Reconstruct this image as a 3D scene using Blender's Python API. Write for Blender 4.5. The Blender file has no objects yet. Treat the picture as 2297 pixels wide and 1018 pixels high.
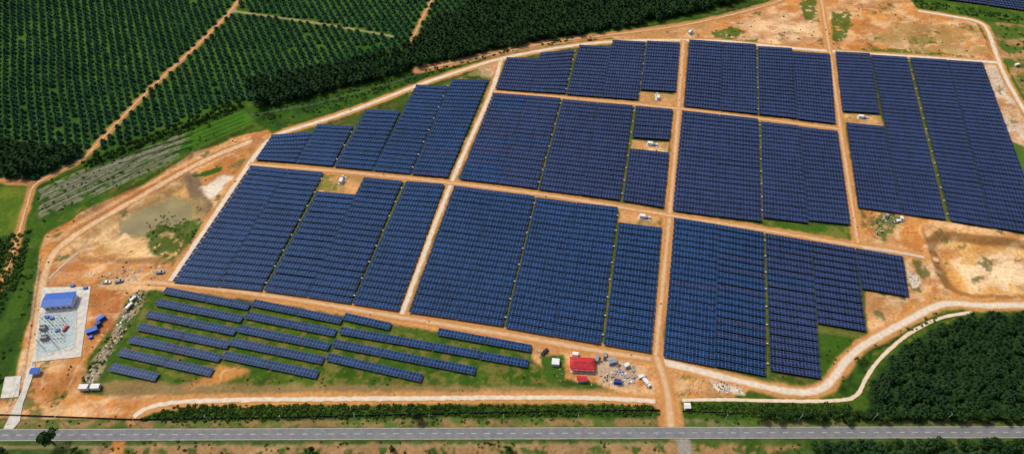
import bpy, math, random, numpy as np
random.seed(7); rng=np.random.default_rng(7)
sc=bpy.context.scene; COL=sc.collection
H=350.0; P=math.radians(48.64); F=1531.3; cP,sP=math.cos(P),math.sin(P)
def G(x,y):
    # photogrammetric survey: photograph measurement -> metres on the ground plan
    u=np.asarray(x,float)-1148.5; v=np.asarray(y,float)-509
    t=H/(v*cP+F*sP)
    return u*t,(F*cP-v*sP)*t
def GP(p): 
    a,b=G(p[0],p[1]); return float(a),float(b)
ROW=-math.radians(12)
# ------------------------------------------------ materials
def nt(m):
    m.use_nodes=True; n=m.node_tree; return n,n.nodes,n.links,n.nodes["Principled BSDF"]
def mat(name,c,rough=0.8,var=0.25,scale=0.5,c2=None,metal=0,spec=0.3,bump=0):
    m=bpy.data.materials.new(name); n,N,L,b=nt(m)
    g=N.new("ShaderNodeNewGeometry"); no=N.new("ShaderNodeTexNoise"); no.inputs["Scale"].default_value=scale; no.inputs["Detail"].default_value=5
    L.new(g.outputs["Position"],no.inputs["Vector"])
    r=N.new("ShaderNodeValToRGB"); r.color_ramp.elements[0].position=.3; r.color_ramp.elements[1].position=.7
    if c2 is None: c2=tuple(min(1,k*(1+var)) for k in c); c1=tuple(k*(1-var) for k in c)
    else: c1=c
    r.color_ramp.elements[0].color=(*c1,1); r.color_ramp.elements[1].color=(*c2,1)
    L.new(no.outputs["Fac"],r.inputs["Fac"]); L.new(r.outputs["Color"],b.inputs["Base Color"])
    b.inputs["Roughness"].default_value=rough; b.inputs["Metallic"].default_value=metal; b.inputs["Specular IOR Level"].default_value=spec
    if bump:
        bp=N.new("ShaderNodeBump"); bp.inputs["Strength"].default_value=bump; bp.inputs["Distance"].default_value=.1
        L.new(no.outputs["Fac"],bp.inputs["Height"]); L.new(bp.outputs["Normal"],b.inputs["Normal"])
    return m
def math_n(N,L,op,a,b=None):
    x=N.new("ShaderNodeMath"); x.operation=op
    for i,s in enumerate((a,b)):
        if s is None: continue
        if hasattr(s,"links"): L.new(s,x.inputs[i])
        else: x.inputs[i].default_value=s
    return x.outputs[0]
def panel_mat(name,base,line):
    m=bpy.data.materials.new(name); n,N,L,b=nt(m)
    uv=N.new("ShaderNodeUVMap"); s=N.new("ShaderNodeSeparateXYZ"); L.new(uv.outputs[0],s.inputs[0])
    def ln(o,w):
        f=math_n(N,L,'FRACT',o); d=math_n(N,L,'ABSOLUTE',math_n(N,L,'SUBTRACT',f,.5)); return math_n(N,L,'GREATER_THAN',d,.5-w)
    u1=s.outputs[0]; v1=math_n(N,L,'DIVIDE',s.outputs[1],2.15)
    lines=math_n(N,L,'MAXIMUM',ln(math_n(N,L,'DIVIDE',u1,2.0),.045),ln(v1,.035))
    fl=N.new("ShaderNodeVectorMath"); fl.operation='FLOOR'
    cmb=N.new("ShaderNodeCombineXYZ"); L.new(math_n(N,L,'DIVIDE',u1,2),cmb.inputs[0]); L.new(v1,cmb.inputs[1]); L.new(cmb.outputs[0],fl.inputs[0])
    g=N.new("ShaderNodeNewGeometry"); ob=N.new("ShaderNodeVectorMath"); ob.operation='SCALE'; ob.inputs[3].default_value=.17; L.new(g.outputs["Position"],ob.inputs[0])
    fl2=N.new("ShaderNodeVectorMath"); fl2.operation='FLOOR'; L.new(ob.outputs[0],fl2.inputs[0])
    ad=N.new("ShaderNodeVectorMath"); ad.operation='ADD'; L.new(fl.outputs[0],ad.inputs[0]); L.new(fl2.outputs[0],ad.inputs[1])
    wn=N.new("ShaderNodeTexWhiteNoise"); L.new(ad.outputs[0],wn.inputs[0])
    mr=N.new("ShaderNodeMapRange"); L.new(wn.outputs[0],mr.inputs[0]); mr.inputs[3].default_value=.65; mr.inputs[4].default_value=1.35
    bn=N.new("ShaderNodeTexNoise"); bn.inputs["Scale"].default_value=.018; bn.inputs["Detail"].default_value=5; L.new(g.outputs["Position"],bn.inputs["Vector"])
    b2=N.new("ShaderNodeMapRange"); L.new(bn.outputs[0],b2.inputs[0]); b2.inputs[1].default_value=.3; b2.inputs[2].default_value=.7; b2.inputs[3].default_value=.82; b2.inputs[4].default_value=1.18
    sc_=N.new("ShaderNodeVectorMath"); sc_.operation='SCALE'; sc_.inputs[0].default_value=base; L.new(math_n(N,L,'MULTIPLY',mr.outputs[0],b2.outputs[0]),sc_.inputs[3])
    mx=N.new("ShaderNodeMixRGB"); L.new(lines,mx.inputs[0]); L.new(sc_.outputs[0],mx.inputs[1]); mx.inputs[2].default_value=(*line,1)
    L.new(mx.outputs[0],b.inputs["Base Color"]); b.inputs["Roughness"].default_value=.34; b.inputs["Specular IOR Level"].default_value=.14
    return m
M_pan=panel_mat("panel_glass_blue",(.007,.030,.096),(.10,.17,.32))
M_pan2=panel_mat("panel_glass_sky_tint",(.013,.027,.084),(.13,.16,.28))  # same panels with the sky's reflection put into the base colour
M_met=mat("galvanised_steel",(.35,.36,.38),.5,.15,metal=.6)
M_frame=mat("dark_aluminium_edge",(.03,.035,.045),.5,.15)
M_white=mat("white_paint",(.75,.75,.73),.6,.08,.8)
M_conc=mat("concrete",(.58,.55,.49),.9,.15,.3)
M_conc2=mat("weathered_concrete",(.60,.57,.50),.9,.2,.4)
M_blue=mat("blue_metal_roof",(.01,.11,.50),.5,.2,.5)
M_navy=mat("blue_tarpaulin",(.02,.06,.25),.6,.25,1)
M_red=mat("red_metal_roof",(.50,.03,.035),.6,.2,.5)
M_grey=mat("grey_paint",(.3,.32,.33),.6,.15,1)
M_dark=mat("dark_glass",(.02,.025,.03),.15,.1,spec=.6)
M_tyre=mat("rubber",(.02,.02,.02),.9,.1)
M_silt=mat("black_silt_net",(.012,.018,.05),.8,.3,.5)
M_rust=mat("orange_paint",(.5,.16,.04),.6,.2,1)
M_bark=mat("bark",(.09,.06,.04),.95,.3,2)
M_porc=mat("brown_porcelain",(.25,.12,.08),.3,.15,2)
M_gravel=mat("crushed_stone",(.42,.50,.50),.95,.25,1.2,bump=.3)
M_rub=mat("dusty_rubble",(.34,.28,.20),.95,.3,1.2)
def leafmat(name,a,b,sc1): return mat(name,a,.8,c2=b,scale=sc1,spec=.1)
M_palm=leafmat("palm_fronds",(.014,.060,.027),(.036,.108,.038),.05)
M_palm2=leafmat("mature_palm_fronds",(.010,.034,.011),(.032,.072,.020),.10)
M_leaf=leafmat("tree_leaves",(.018,.055,.010),(.05,.10,.022),.35)
M_shrub=leafmat("shrub_leaves",(.028,.072,.010),(.075,.135,.02),.25)
# ------------------------------------------------ mesh helpers
def fastmesh(name,V,Fq,mats,M=None,uv=None,smooth=False):
    me=bpy.data.meshes.new(name); V=np.asarray(V,np.float32); Fq=np.asarray(Fq,np.int32)
    me.vertices.add(len(V)); me.vertices.foreach_set("co",V.ravel())
    me.loops.add(Fq.size); me.loops.foreach_set("vertex_index",Fq.ravel())
    me.polygons.add(len(Fq)); me.polygons.foreach_set("loop_start",np.arange(len(Fq),dtype=np.int32)*4)
    if M is not None: me.polygons.foreach_set("material_index",np.asarray(M,np.int32))
    me.polygons.foreach_set("use_smooth",np.full(len(Fq),smooth,bool))
    if uv is not None:
        l=me.uv_layers.new(name="UVMap"); l.data.foreach_set("uv",np.asarray(uv,np.float32).ravel())
    for m in mats: me.materials.append(m)
    me.update(calc_edges=True); me.validate(); return me
def obj(name,me,loc=(0,0,0),rz=0,parent=None,**kw):
    o=bpy.data.objects.new(name,me); COL.objects.link(o); o.location=loc; o.rotation_euler=(0,0,rz)
    if parent: o.parent=parent
    for k,v in kw.items(): o[k]=v
    return o
class MB:
    def __init__(s): s.v=[];s.f=[];s.m=[]
    def add(s,v,f,m=0):
        n=len(s.v); s.v+=v; s.f+=[tuple(i+n for i in q) for q in f]; s.m+=[m]*len(f); return s
    def box(s,x,y,z,a,b,c,m=0,r=0):
        cr,sr=math.cos(r),math.sin(r); v=[]
        for dz in(0,c):
            for dx,dy in((-a/2,-b/2),(a/2,-b/2),(a/2,b/2),(-a/2,b/2)): v.append((x+dx*cr-dy*sr,y+dx*sr+dy*cr,z+dz))
        return s.add(v,[(3,2,1,0),(4,5,6,7),(0,1,5,4),(1,2,6,5),(2,3,7,6),(3,0,4,7)],m)
    def cyl(s,p,q,r0,r1,n=8,m=0):
        p=np.array(p,float);q=np.array(q,float);d=q-p;d/=np.linalg.norm(d)
        a=np.cross(d,(0,0,1) if abs(d[2])<.9 else (1,0,0));a/=np.linalg.norm(a);b=np.cross(d,a);v=[]
        for c,r in((p,r0),(q,r1)):
            for i in range(n):
                t=2*math.pi*i/n; v.append(tuple(c+r*(math.cos(t)*a+math.sin(t)*b)))
        s.add(v,[(i,(i+1)%n,n+(i+1)%n,n+i) for i in range(n)]+[tuple(range(n))[::-1],tuple(range(n,2*n))],m); return s
    def gable(s,a,b,z,h,t=.15,m=0,hip=0):
        x,y=a/2,b/2
        v=[(-x,-y,z),(x,-y,z),(x,y,z),(-x,y,z),(-x,-y,z+t),(x,-y,z+t),(x,y,z+t),(-x,y,z+t),(-x+hip,0,z+h),(x-hip,0,z+h)]
        return s.add(v,[(3,2,1,0),(0,1,5,4),(1,2,6,5),(2,3,7,6),(3,0,4,7),(4,5,9,8),(6,7,8,9),(5,6,9),(7,4,8)],m)
    def prof(s,pts,w,m=0,y0=0):
        n=len(pts); v=[(x,y0-w/2,z) for x,z in pts]+[(x,y0+w/2,z) for x,z in pts]
        return s.add(v,[tuple(range(n)),tuple(range(2*n-1,n-1,-1))]+[(i+n,(i+1)%n+n,(i+1)%n,i) for i in range(n)],m)
    def mesh(s,name,mats):
        me=bpy.data.meshes.new(name); me.from_pydata(s.v,[],s.f)
        for m in mats: me.materials.append(m)
        me.polygons.foreach_set("material_index",s.m); me.update(); return me
def root(name,label,cat,p,rz=0,group=None,z=0,world=False):
    x,y=p if world else GP(p)
    o=obj(name,None,(x,y,z),rz,label=label,category=cat)
    o.empty_display_size=.5
    if group:o["group"]=group
    return o
def part(r,name,mb,mats,loc=(0,0,0),rz=0,**kw): return obj(name,mb.mesh(name,mats),loc,rz,r,**kw)
def clone(r,p,rz,label=None,z=0,world=False,scale=None):
    x,y=p if world else GP(p)
    c=r.copy(); COL.objects.link(c); c.location=(x,y,z); c.rotation_euler=(0,0,rz)
    if scale: c.scale=scale
    if label:c["label"]=label
    for k in r.children:
        d=k.copy(); COL.objects.link(d); d.parent=c
        for kk in k.children:
            e=kk.copy(); COL.objects.link(e); e.parent=d
    return c
# ------------------------------------------------ noise and fields
_g={}
def vn(X,Y,s,seed):
    if seed not in _g: _g[seed]=np.random.default_rng(seed).random((256,256))
    g=_g[seed]; x=X/s+seed*17.3; y=Y/s+seed*5.1; i=np.floor(x).astype(int); j=np.floor(y).astype(int); fx=x-i; fy=y-j
    fx=fx*fx*(3-2*fx); fy=fy*fy*(3-2*fy); a=i&255;b=(i+1)&255;c=j&255;d=(j+1)&255
    return (g[a,c]*(1-fx)+g[b,c]*fx)*(1-fy)+(g[a,d]*(1-fx)+g[b,d]*fx)*fy
def fbm(X,Y,s,seed,o=4):
    r=0;t=0;a=1
    for k in range(o): r=r+a*vn(X,Y,s/2**k,seed+k*31); t+=a; a*=.6
    return r/t
def ss(a,b,x): t=np.clip((x-a)/(b-a),0,1); return t*t*(3-2*t)
def segd(X,Y,a,b):
    dx,dy=b[0]-a[0],b[1]-a[1]; t=np.clip(((X-a[0])*dx+(Y-a[1])*dy)/(dx*dx+dy*dy+1e-9),0,1)
    return np.hypot(X-a[0]-t*dx,Y-a[1]-t*dy)
def inpoly(X,Y,W):
    r=np.zeros(np.shape(X),bool); n=len(W)
    for i in range(n):
        (x1,y1),(x2,y2)=W[i],W[(i+1)%n]
        if y1==y2: continue
        r^=((y1>Y)!=(y2>Y))&(X<(x2-x1)*(Y-y1)/(y2-y1)+x1)
    return r
def sdpoly(X,Y,W):
    d=np.full(np.shape(X),1e9)
    for i in range(len(W)): d=np.minimum(d,segd(X,Y,W[i],W[(i+1)%len(W)]))
    return np.where(inpoly(X,Y,W),d,-d)
def WP(poly): return [GP(p) for p in poly]
def smooth_line(pts,it=2):
    p=[np.array(q) for q in pts]
    for _ in range(it):
        r=[p[0]]
        for a,b in zip(p[:-1],p[1:]): r+=[a*.75+b*.25,a*.25+b*.75]
        r.append(p[-1]); p=r
    return p
def roundp(pts,it=2):
    p=[np.array(q,float) for q in pts]
    for _ in range(it):
        r=[]
        for a,b in zip(p,p[1:]+p[:1]): r+=[a*.75+b*.25,a*.25+b*.75]
        p=r
    return [tuple(q) for q in p]
def resample(p,step):
    p=np.array(p); d=np.r_[0,np.cumsum(np.hypot(*np.diff(p,axis=0).T))]; n=max(2,int(d[-1]/step)+1); t=np.linspace(0,d[-1],n)
    return np.c_[np.interp(t,d,p[:,0]),np.interp(t,d,p[:,1])],t
# ------------------------------------------------ survey data (photograph measurements)
R_perim=[(375,640),(470,500),(555,372),(605,305),(700,278),(780,252),(860,222),(935,192),(1030,160),(1125,130),(1270,103),(1400,91),(1530,90),(1620,92),(1700,101),(1862,116),(2050,127),(2240,141)]
R_2=[(1125,130),(1105,205),(1010,410),(900,708)]
R_3=[(1533,90),(1522,245),(1503,480),(1480,700),(1470,805)]
R_4=[(1836,-60),(1843,10),(1862,115),(1885,290),(1905,420),(1925,550)]
C_1=[(1105,205),(1300,222),(1520,243),(1700,266),(1885,290)]
C_2=[(558,369),(750,383),(1005,409),(1250,440),(1503,484),(1700,513),(1925,552),(2010,562),(2105,584)]
C_3=[(330,632),(480,645),(700,677),(900,712),(1200,760),(1330,785),(1470,806)]
R_right=[(2060,25),(2140,38),(2195,48),(2215,62),(2240,140),(2268,200),(2330,300)]
R_low=[(1470,806),(1560,830),(1700,864),(1780,880),(1835,878),(1868,852),(1908,792),(1980,748),(2055,708),(2118,676),(2200,686),(2300,683),(2420,690)]
D_low=[(1530,897),(1620,895),(1750,899),(1890,899),(1925,888),(1940,850),(1975,800),(2040,745),(2110,710),(2180,700)]
F_front=[(300,935),(330,912),(400,899),(600,895),(1000,892),(1320,890),(1470,899)]
T_main=[(550,-20),(520,25),(440,105),(330,205),(240,300),(190,355),(130,388),(75,412),(65,445),(40,530),(20,600),(-40,720)]
T_b=[(520,25),(640,42),(760,60),(880,82)]
T_c=[(985,-40),(965,10),(940,55),(918,108)]
T_top=[(935,158),(1000,145),(1150,112),(1250,92),(1400,75),(1520,60),(1610,42),(1740,8),(1800,-20)]
T_left=[(0,405),(75,412)]
ACC=[(1472,800),(1490,850),(1500,900),(1506,962)]
gaps=[(1292,108,1267,214),(1449,95,1432,226),(1697,104,1700,260),(2036,131,2127,498),(797,285,748,376),(1010,185,920,393),(1260,224,1205,426),(1424,240,1393,452),(1703,272,1709,490),(730,390,588,656),(908,410,787,685),(1202,443,1129,735),(1387,470,1349,775),(1714,525,1721,840)]
Q=[((1138,131),(1210,134),(1187,208),(1111,202)),((1214,121),(1286,114),(1266,213),(1189,208)),
((1300,103),(1371,107),(1348,221),(1270,215)),((1374,92),(1447,96),(1429,227),(1350,221)),((1452,94),(1524,98),(1515,209),(1436,204)),
((1546,91),(1619,96),(1612,250),(1533,241)),((1621,97),(1694,101),(1697,258),(1614,250)),
((1700,106),(1775,110),(1785,268),(1702,259)),((1778,118),(1860,123),(1873,281),(1788,270)),
((1873,118),(1950,122),(1970,257),(1888,252)),((1898,277),(1981,285),(2021,482),(1923,468)),((1953,125),(2032,130),(2119,496),(2024,483)),
((2041,131),(2122,136),(2222,513),(2131,498)),((2125,137),(2202,142),(2345,532),(2225,513)),
((612,305),(702,297),(661,368),(575,361)),((714,281),(793,285),(745,375),(664,368)),
((822,248),(898,251),(833,385),(750,377)),((935,192),(1006,196),(918,393),(836,385)),((1015,180),(1095,182),(1003,401),(922,394)),
((1107,211),(1181,216),(1116,415),(1030,405)),((1183,216),(1257,222),(1202,426),(1118,415)),
((1263,225),(1340,232),(1298,440),(1208,428)),((1342,232),(1419,238),(1389,452),(1300,440)),
((1427,240),(1508,247),(1500,317),(1418,311)),((1413,335),(1500,344),(1487,468),(1397,453)),
((1530,250),(1613,259),(1605,488),(1508,475)),((1615,259),(1699,268),(1706,500),(1607,488)),
((1707,275),(1790,284),(1810,503),(1710,490)),((1792,286),(1877,296),(1906,507),(1812,497)),
((565,373),(645,381),(487,645),(388,635)),((647,381),(726,388),(585,655),(489,645)),
((713,431),(800,438),(685,669),(592,656)),((818,399),(903,407),(785,684),(688,669)),((913,408),(997,414),(893,700),(791,684)),
((1020,418),(1108,430),(1020,718),(917,703)),((1110,430),(1199,441),(1126,734),(1022,718)),
((1204,444),(1292,456),(1240,757),(1133,737)),((1294,456),(1385,466),(1345,775),(1242,757)),((1389,500),(1483,512),(1459,795),(1354,776)),
((1512,490),(1610,505),(1600,825),(1487,803)),((1612,505),(1711,522),(1716,847),(1602,825)),
((1716,524),(1815,541),(1839,852),(1727,834)),((1818,541),(1915,557),(1940,746),(1833,728)),((1918,558),(2022,576),(2037,668),(1932,650)),
((2090,-60),(2180,-50),(2215,14),(2110,0)),((2183,-50),(2280,-38),(2320,30),(2218,15)),((2283,-38),(2380,-28),(2430,46),(2323,30))]
J=[((370,653),(561,690)),((352,679),(545,718)),((331,706),(530,746)),((312,734),(515,776)),((293,762),(497,805)),((270,791),(478,837)),((250,824),(355,848)),
((568,680),(768,721)),((552,708),(754,749)),((536,738),(740,780)),((519,768),(727,810)),((502,798),(714,842)),
((772,711),(877,735)),((982,745),(1192,784)),((763,742),(1185,817)),((748,771),(1067,834)),((734,801),(948,850))]
# ------------------------------------------------ ground sheet
def axis(a,b,st,far):
    c=np.arange(a,b+st/2,st); e=[];x=b;s=st
    while x<far: s*=1.6; x+=s; e.append(x)
    f=[];x=a;s=st
    while x>-far: s*=1.6; x-=s; f.append(x)
    return np.r_[f[::-1],c,e]
xs=axis(-540,540,.95,9000); ys=axis(125,660,.95,9000)
X,Y=np.meshgrid(xs,ys); C=np.zeros(X.shape+(3,)); Z=np.zeros(X.shape)
GR=(.042,.102,.011);GD=(.018,.050,.009);GY=(.10,.145,.020);SO=(.58,.252,.070);SP=(.68,.415,.195);SR=(.41,.145,.042)
n1=fbm(X,Y,40,1);n2=fbm(X,Y,9,2);n3=fbm(X,Y,3,3,3)
C[:]=GR
def mixin(c,m,sl=None):
    global C
    if sl is None: C=C*(1-m[...,None])+np.array(c)*m[...,None]
    else: C[sl]=C[sl]*(1-m[...,None])+np.array(c)*m[...,None]
mixin(GY,.5*ss(.45,.7,n2)); mixin(GD,.55*ss(.5,.7,n1)); mixin(SO,.2*ss(.62,.75,n3))
def window(W,mg):
    w=np.array(W); i0,i1=np.searchsorted(ys,[w[:,1].min()-mg,w[:,1].max()+mg]); j0,j1=np.searchsorted(xs,[w[:,0].min()-mg,w[:,0].max()+mg])
    return np.s_[max(0,i0):i1,max(0,j0):j1]
def paint(poly,c,amp=3,w=1.2,a=1,ns=8,seed=5,c2=None,thr=None):
    W=WP(poly); sl=window(W,amp+w+1); x,y=X[sl],Y[sl]
    if x.size==0: return
    sd=sdpoly(x,y,W)+amp*2*(fbm(x,y,ns,seed)-.5); m=ss(-w,w,sd)*a
    if thr is not None: m=m*ss(thr-.06,thr+.06,fbm(x,y,ns*.8,seed+3))
    mixin(c,m,sl)
    if c2 is not None: mixin(c2,m*ss(.42,.62,fbm(x,y,ns*1.3,seed+7,5)),sl)
def pline(pts,c,w,soft=1.5,amp=1.5,a=1,seed=9,ns=6):
    W=[tuple(q) for q in smooth_line([GP(p) for p in pts])]
    sl=window(W,w+soft+amp+1); x,y=X[sl],Y[sl]; d=np.full(x.shape,1e9)
    for A,B in zip(W[:-1],W[1:]): d=np.minimum(d,segd(x,y,A,B))
    d=d+amp*2*(fbm(x,y,ns,seed)-.5); mixin(c,(1-ss(w-soft,w+soft,d))*a,sl)
PLANT=[(-400,-160),(1850,-160),(1700,-22),(1640,10),(1500,42),(1290,80),(1130,106),(1000,136),(900,160),(720,206),(575,236),(540,222),(430,262),(330,302),(215,345),(170,360),(90,402),(-100,395),(-400,395)]
MATURE=[(575,244),(560,195),(700,165),(880,125),(930,100),(975,55),(1130,-20),(1300,-160),(1850,-160),(1700,-22),(1640,10),(1500,44),(1290,82),(1130,108),(1000,138),(900,164),(720,212)]
WOOD=[(1948,938),(1945,885),(1968,825),(2050,768),(2150,716),(2230,708),(2480,715),(2480,942)]
paint(PLANT,(.034,.090,.012),3,2,c2=(.060,.130,.016),ns=30)
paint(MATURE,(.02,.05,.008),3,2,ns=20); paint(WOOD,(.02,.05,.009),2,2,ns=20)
paint([(560,248),(720,212),(940,160),(1130,110),(1290,84),(1290,98),(1120,128),(930,188),(780,245),(600,290),(550,262)],(.042,.10,.012),2,1,c2=(.022,.06,.009))
FARM=[(605,305),(1125,130),(1530,90),(1862,116),(2230,141),(2330,350),(2345,535),(1925,552),(2030,600),(2040,670),(1940,750),(1840,870),(1470,806),(1200,890),(350,890),(200,880),(375,640)]
paint(FARM,(.040,.075,.011),1,1,c2=(.065,.10,.016),ns=5)
paint(FARM,(.20,.13,.055),1,1,a=.5,ns=7,seed=40,thr=.6)
for q in Q: paint(q,(.022,.040,.014),.5,.8,a=.85)  # darker moist grass under panel blocks, their shade painted into the colour
LS=[(600,292),(520,312),(430,352),(300,425),(190,478),(105,525),(85,575),(72,700),(35,860),(-60,960),(300,940),(335,906),(480,884),(330,880),(185,884),(200,800),(290,690),(335,650),(380,632),(470,490),(556,366),(606,303)]
paint(LS,SO,2.5,1.2,c2=SP,ns=18)
paint(LS,SR,2,1.5,a=.5,ns=24,seed=60,thr=.55)
paint([(585,298),(470,345),(330,418),(200,492),(120,530),(118,538),(210,500),(340,428),(480,356)],SR,1,1,a=.75)
for o,cc in((8,SP),(22,(.40,.17,.06)),(34,SP)): pline([(560,305+o*.6),(430,350+o),(310,418+o),(190,482+o),(125,530+o)],cc,1.6,1.4,1,a=.6,seed=91+o)
# terraced slope: bright grass terrace above, grey stubble terraces below
paint([(75,418),(210,350),(420,270),(545,236),(572,270),(520,305),(430,340),(300,400),(180,460),(95,505),(60,500)],(.034,.085,.010),3,1.5,c2=(.055,.11,.013))
paint([(420,330),(545,283),(570,268),(548,246),(400,300)],(.055,.155,.013),1.2,1,a=.9)
paint([(180,458),(360,362),(480,312),(470,300),(330,352),(160,436)],(.048,.135,.012),1.2,1,a=.8)
for k in range(5):
    o=k*13
    paint([(85,425+o),(250,350+o),(405-6*k,300+o),(425-8*k,308+o),(415-10*k,316+o),(250,372+o),(88,436+o)],(.22,.21,.14),1.2,1,a=.85,ns=3.5,seed=70+k,thr=.43)
    pline([(88,420+o),(250,347+o),(430,292+o)],(.016,.045,.007),.8,.6,.4,a=.85)
for k in range(4): pline([(190,448-k*9),(370,352-k*9),(545,282-k*9)],(.022,.065,.007),.7,.6,.3,a=.75)
paint([(190,365),(540,232),(545,245),(200,385)],(.025,.07,.010),2,1,c2=(.045,.10,.012))
paint([(-200,410),(60,420),(62,450),(30,560),(-200,560)],(.13,.18,.02),2,1,c2=(.08,.14,.015))
paint([(-200,565),(70,515),(62,560),(40,640),(-20,760),(-200,780)],(.025,.07,.012),3,1)
paint([(75,560),(92,580),(40,800),(10,870),(-60,860),(10,720)],(.05,.105,.013),3,1,c2=(.03,.07,.01))
BAS=[(160,545),(215,505),(290,460),(375,422),(418,396),(452,440),(472,462),(447,512),(402,580),(300,580),(185,576)]
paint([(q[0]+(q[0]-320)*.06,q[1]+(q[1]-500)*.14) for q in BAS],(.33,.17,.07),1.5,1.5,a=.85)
paint(BAS,(.54,.32,.12),3,2,c2=(.70,.46,.22),ns=11)
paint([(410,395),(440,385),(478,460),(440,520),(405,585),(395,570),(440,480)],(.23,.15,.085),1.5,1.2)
paint([(265,490),(380,428),(462,450),(450,500),(360,530),(290,532)],(.34,.24,.10),5,3,ns=7)
paint([(320,505),(370,478),(450,490),(440,535),(385,582),(330,562)],(.05,.105,.014),5,2,a=.92,ns=7,thr=.36)
paint([(400,560),(440,510),(455,500),(415,580)],(.05,.10,.014),2,1,a=.8)
paint([(455,420),(500,390),(525,395),(500,425),(470,445)],(.76,.65,.50),3,2)
paint([(430,395),(500,372),(498,385),(450,400)],GR,2,1)
paint([(500,380),(530,365),(600,315),(590,330),(540,372)],(.2,.16,.05),2,1,thr=.5)
paint([(190,870),(178,850),(240,760),(290,665),(320,645),(335,660),(300,720),(245,800),(215,860)],(.07,.11,.022),3,1,c2=(.34,.25,.15),ns=5)
paint([(215,640),(370,600),(365,635),(330,650)],(.66,.47,.30),4,2,a=.7,ns=6)
paint([(200,660),(280,640),(250,740),(205,760)],SR,2,1,a=.8)
paint([(330,660),(560,690),(880,735),(1200,780),(1235,830),(1270,880),(480,884),(215,880),(270,800)],(.040,.095,.010),3,1.5,c2=(.072,.125,.014),ns=7)
paint([(270,800),(330,665),(1190,790),(1240,870),(480,880)],(.28,.19,.06),2,1.5,a=.45,ns=5,seed=140,thr=.55)
paint([(400,870),(470,840),(500,815),(560,830),(500,855),(430,880)],SO,4,2,ns=6,a=.85)
paint([(220,860),(260,850),(420,860),(1300,868),(1420,880),(1300,890),(240,890)],(.30,.19,.08),2.5,1.5,a=.8,ns=7)
paint([(880,700),(1000,720),(1210,765),(1200,778),(980,740),(880,722)],SO,2,1,a=.8)
paint([(-100,938),(300,940),(400,905),(1470,905),(1485,955),(-100,958)],(.032,.08,.010),1,1,c2=(.055,.105,.013))
paint([(1530,903),(1945,903),(1950,955),(1530,955)],(.032,.08,.010),1,1,c2=(.055,.105,.013))
paint([(-200,944),(1480,938),(1480,956),(-200,961)],(.10,.14,.03),1.5,1.2,c2=(.28,.18,.075),ns=5)
paint([(1530,940),(2500,946),(2500,956),(1530,956)],(.08,.13,.025),1,1,c2=(.2,.17,.07),ns=5)
paint([(-200,988),(2500,980),(2500,1100),(-200,1100)],(.072,.115,.022),1,1,c2=(.04,.085,.013),ns=6)
paint([(200,1000),(900,994),(1500,994),(1800,1000),(1500,1060),(200,1060)],(.38,.21,.095),3,1.5,a=.85,ns=6,thr=.43)
pline([(-200,1003),(900,999),(1500,996)],(.33,.24,.13),.8,.8,.8,a=.7)
paint([(255,990),(280,990),(270,1040),(240,1040)],SO,1,1)
paint([(1515,980),(1545,980),(1560,1040),(1530,1040)],(.3,.27,.23),.5,1)
paint([(1195,768),(1330,790),(1470,806),(1560,832),(1700,866),(1640,890),(1520,895),(1535,960),(1480,960),(1475,895),(1400,880),(1340,858),(1235,845),(1190,800)],SO,2.5,1.2,c2=SP,ns=7)
paint([(1335,805),(1425,815),(1435,850),(1400,872),(1345,860)],(.46,.36,.26),2,1.5,ns=4,a=.8)
paint([(1215,800),(1265,795),(1270,850),(1225,860)],(.05,.11,.014),3,1)
paint([(1590,848),(1660,862),(1670,885),(1610,880)],(.66,.57,.46),2,1,ns=4)
paint([(1870,872),(1920,800),(1990,752),(2110,694),(2115,712),(1960,790),(1930,870),(1900,890)],GR,2,1,c2=GD)
paint([(1540,84),(1590,50),(1720,15),(1830,-40),(2000,-60),(2050,10),(2190,52),(2236,136),(2050,124),(1862,112),(1700,96)],SO,2.5,1.5,c2=SP,ns=16)
paint([(1640,50),(1750,25),(1830,40),(1850,100),(1700,92)],(.76,.52,.29),5,3,a=.8,ns=14)
paint([(1540,84),(1720,15),(2000,-60),(2190,52),(2236,136),(1862,112)],SR,2,1.5,a=.5,ns=18,seed=160,thr=.55)
for pl in ([(1595,72),(1640,60),(1672,72),(1640,92),(1600,88)],[(1795,0),(1830,0),(1838,50),(1800,45)],[(1862,30),(1905,25),(1912,60),(1880,100),(1865,85)],[(1640,95),(1700,98),(1700,88)],[(1925,108),(2050,110),(2200,130),(1940,120)],[(2030,80),(2090,78),(2100,100),(2040,98)]): paint(pl,(.055,.12,.013),4,1.2,ns=5,a=.9,thr=.36)
paint([(2000,50),(2190,60),(2220,125),(2060,118),(1960,95)],(.36,.24,.085),3,2,a=.75,ns=9,thr=.38)
paint([(2040,-5),(2110,2),(2330,40),(2430,60),(2430,75),(2330,60),(2200,40),(2060,22)],(.042,.10,.012),2,1,c2=(.08,.14,.018))
paint([(2200,48),(2330,60),(2400,300),(2330,280),(2255,140)],(.075,.13,.02),2,1,c2=(.38,.21,.09))
paint([(2205,145),(2240,145),(2330,320),(2400,470),(2345,530),(2290,400)],(.56,.31,.14),2,1,c2=(.66,.52,.38))
paint([(2255,310),(2300,330),(2310,400),(2280,385)],(.08,.15,.02),2,1)
paint([(1330,80),(1500,62),(1620,45),(1590,80),(1530,86),(1400,88)],(.55,.27,.10),3,1.5,a=.85,ns=9)
paint([(1925,468),(2050,485),(2345,535),(2500,560),(2500,680),(2200,690),(2110,672),(2060,702),(1950,748),(1940,660),(2035,675),(2028,575),(1925,548)],SO,2,1.2,c2=SP,ns=12)
paint([(1925,468),(2050,485),(2345,535),(2100,672),(1950,748),(2028,575),(1925,548)],SR,2,1.5,a=.45,ns=10,seed=170,thr=.55)
paint([(1950,475),(2015,480),(2020,500),(1985,545),(1960,520)],(.12,.15,.04),4,2,ns=4,thr=.45)
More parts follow.
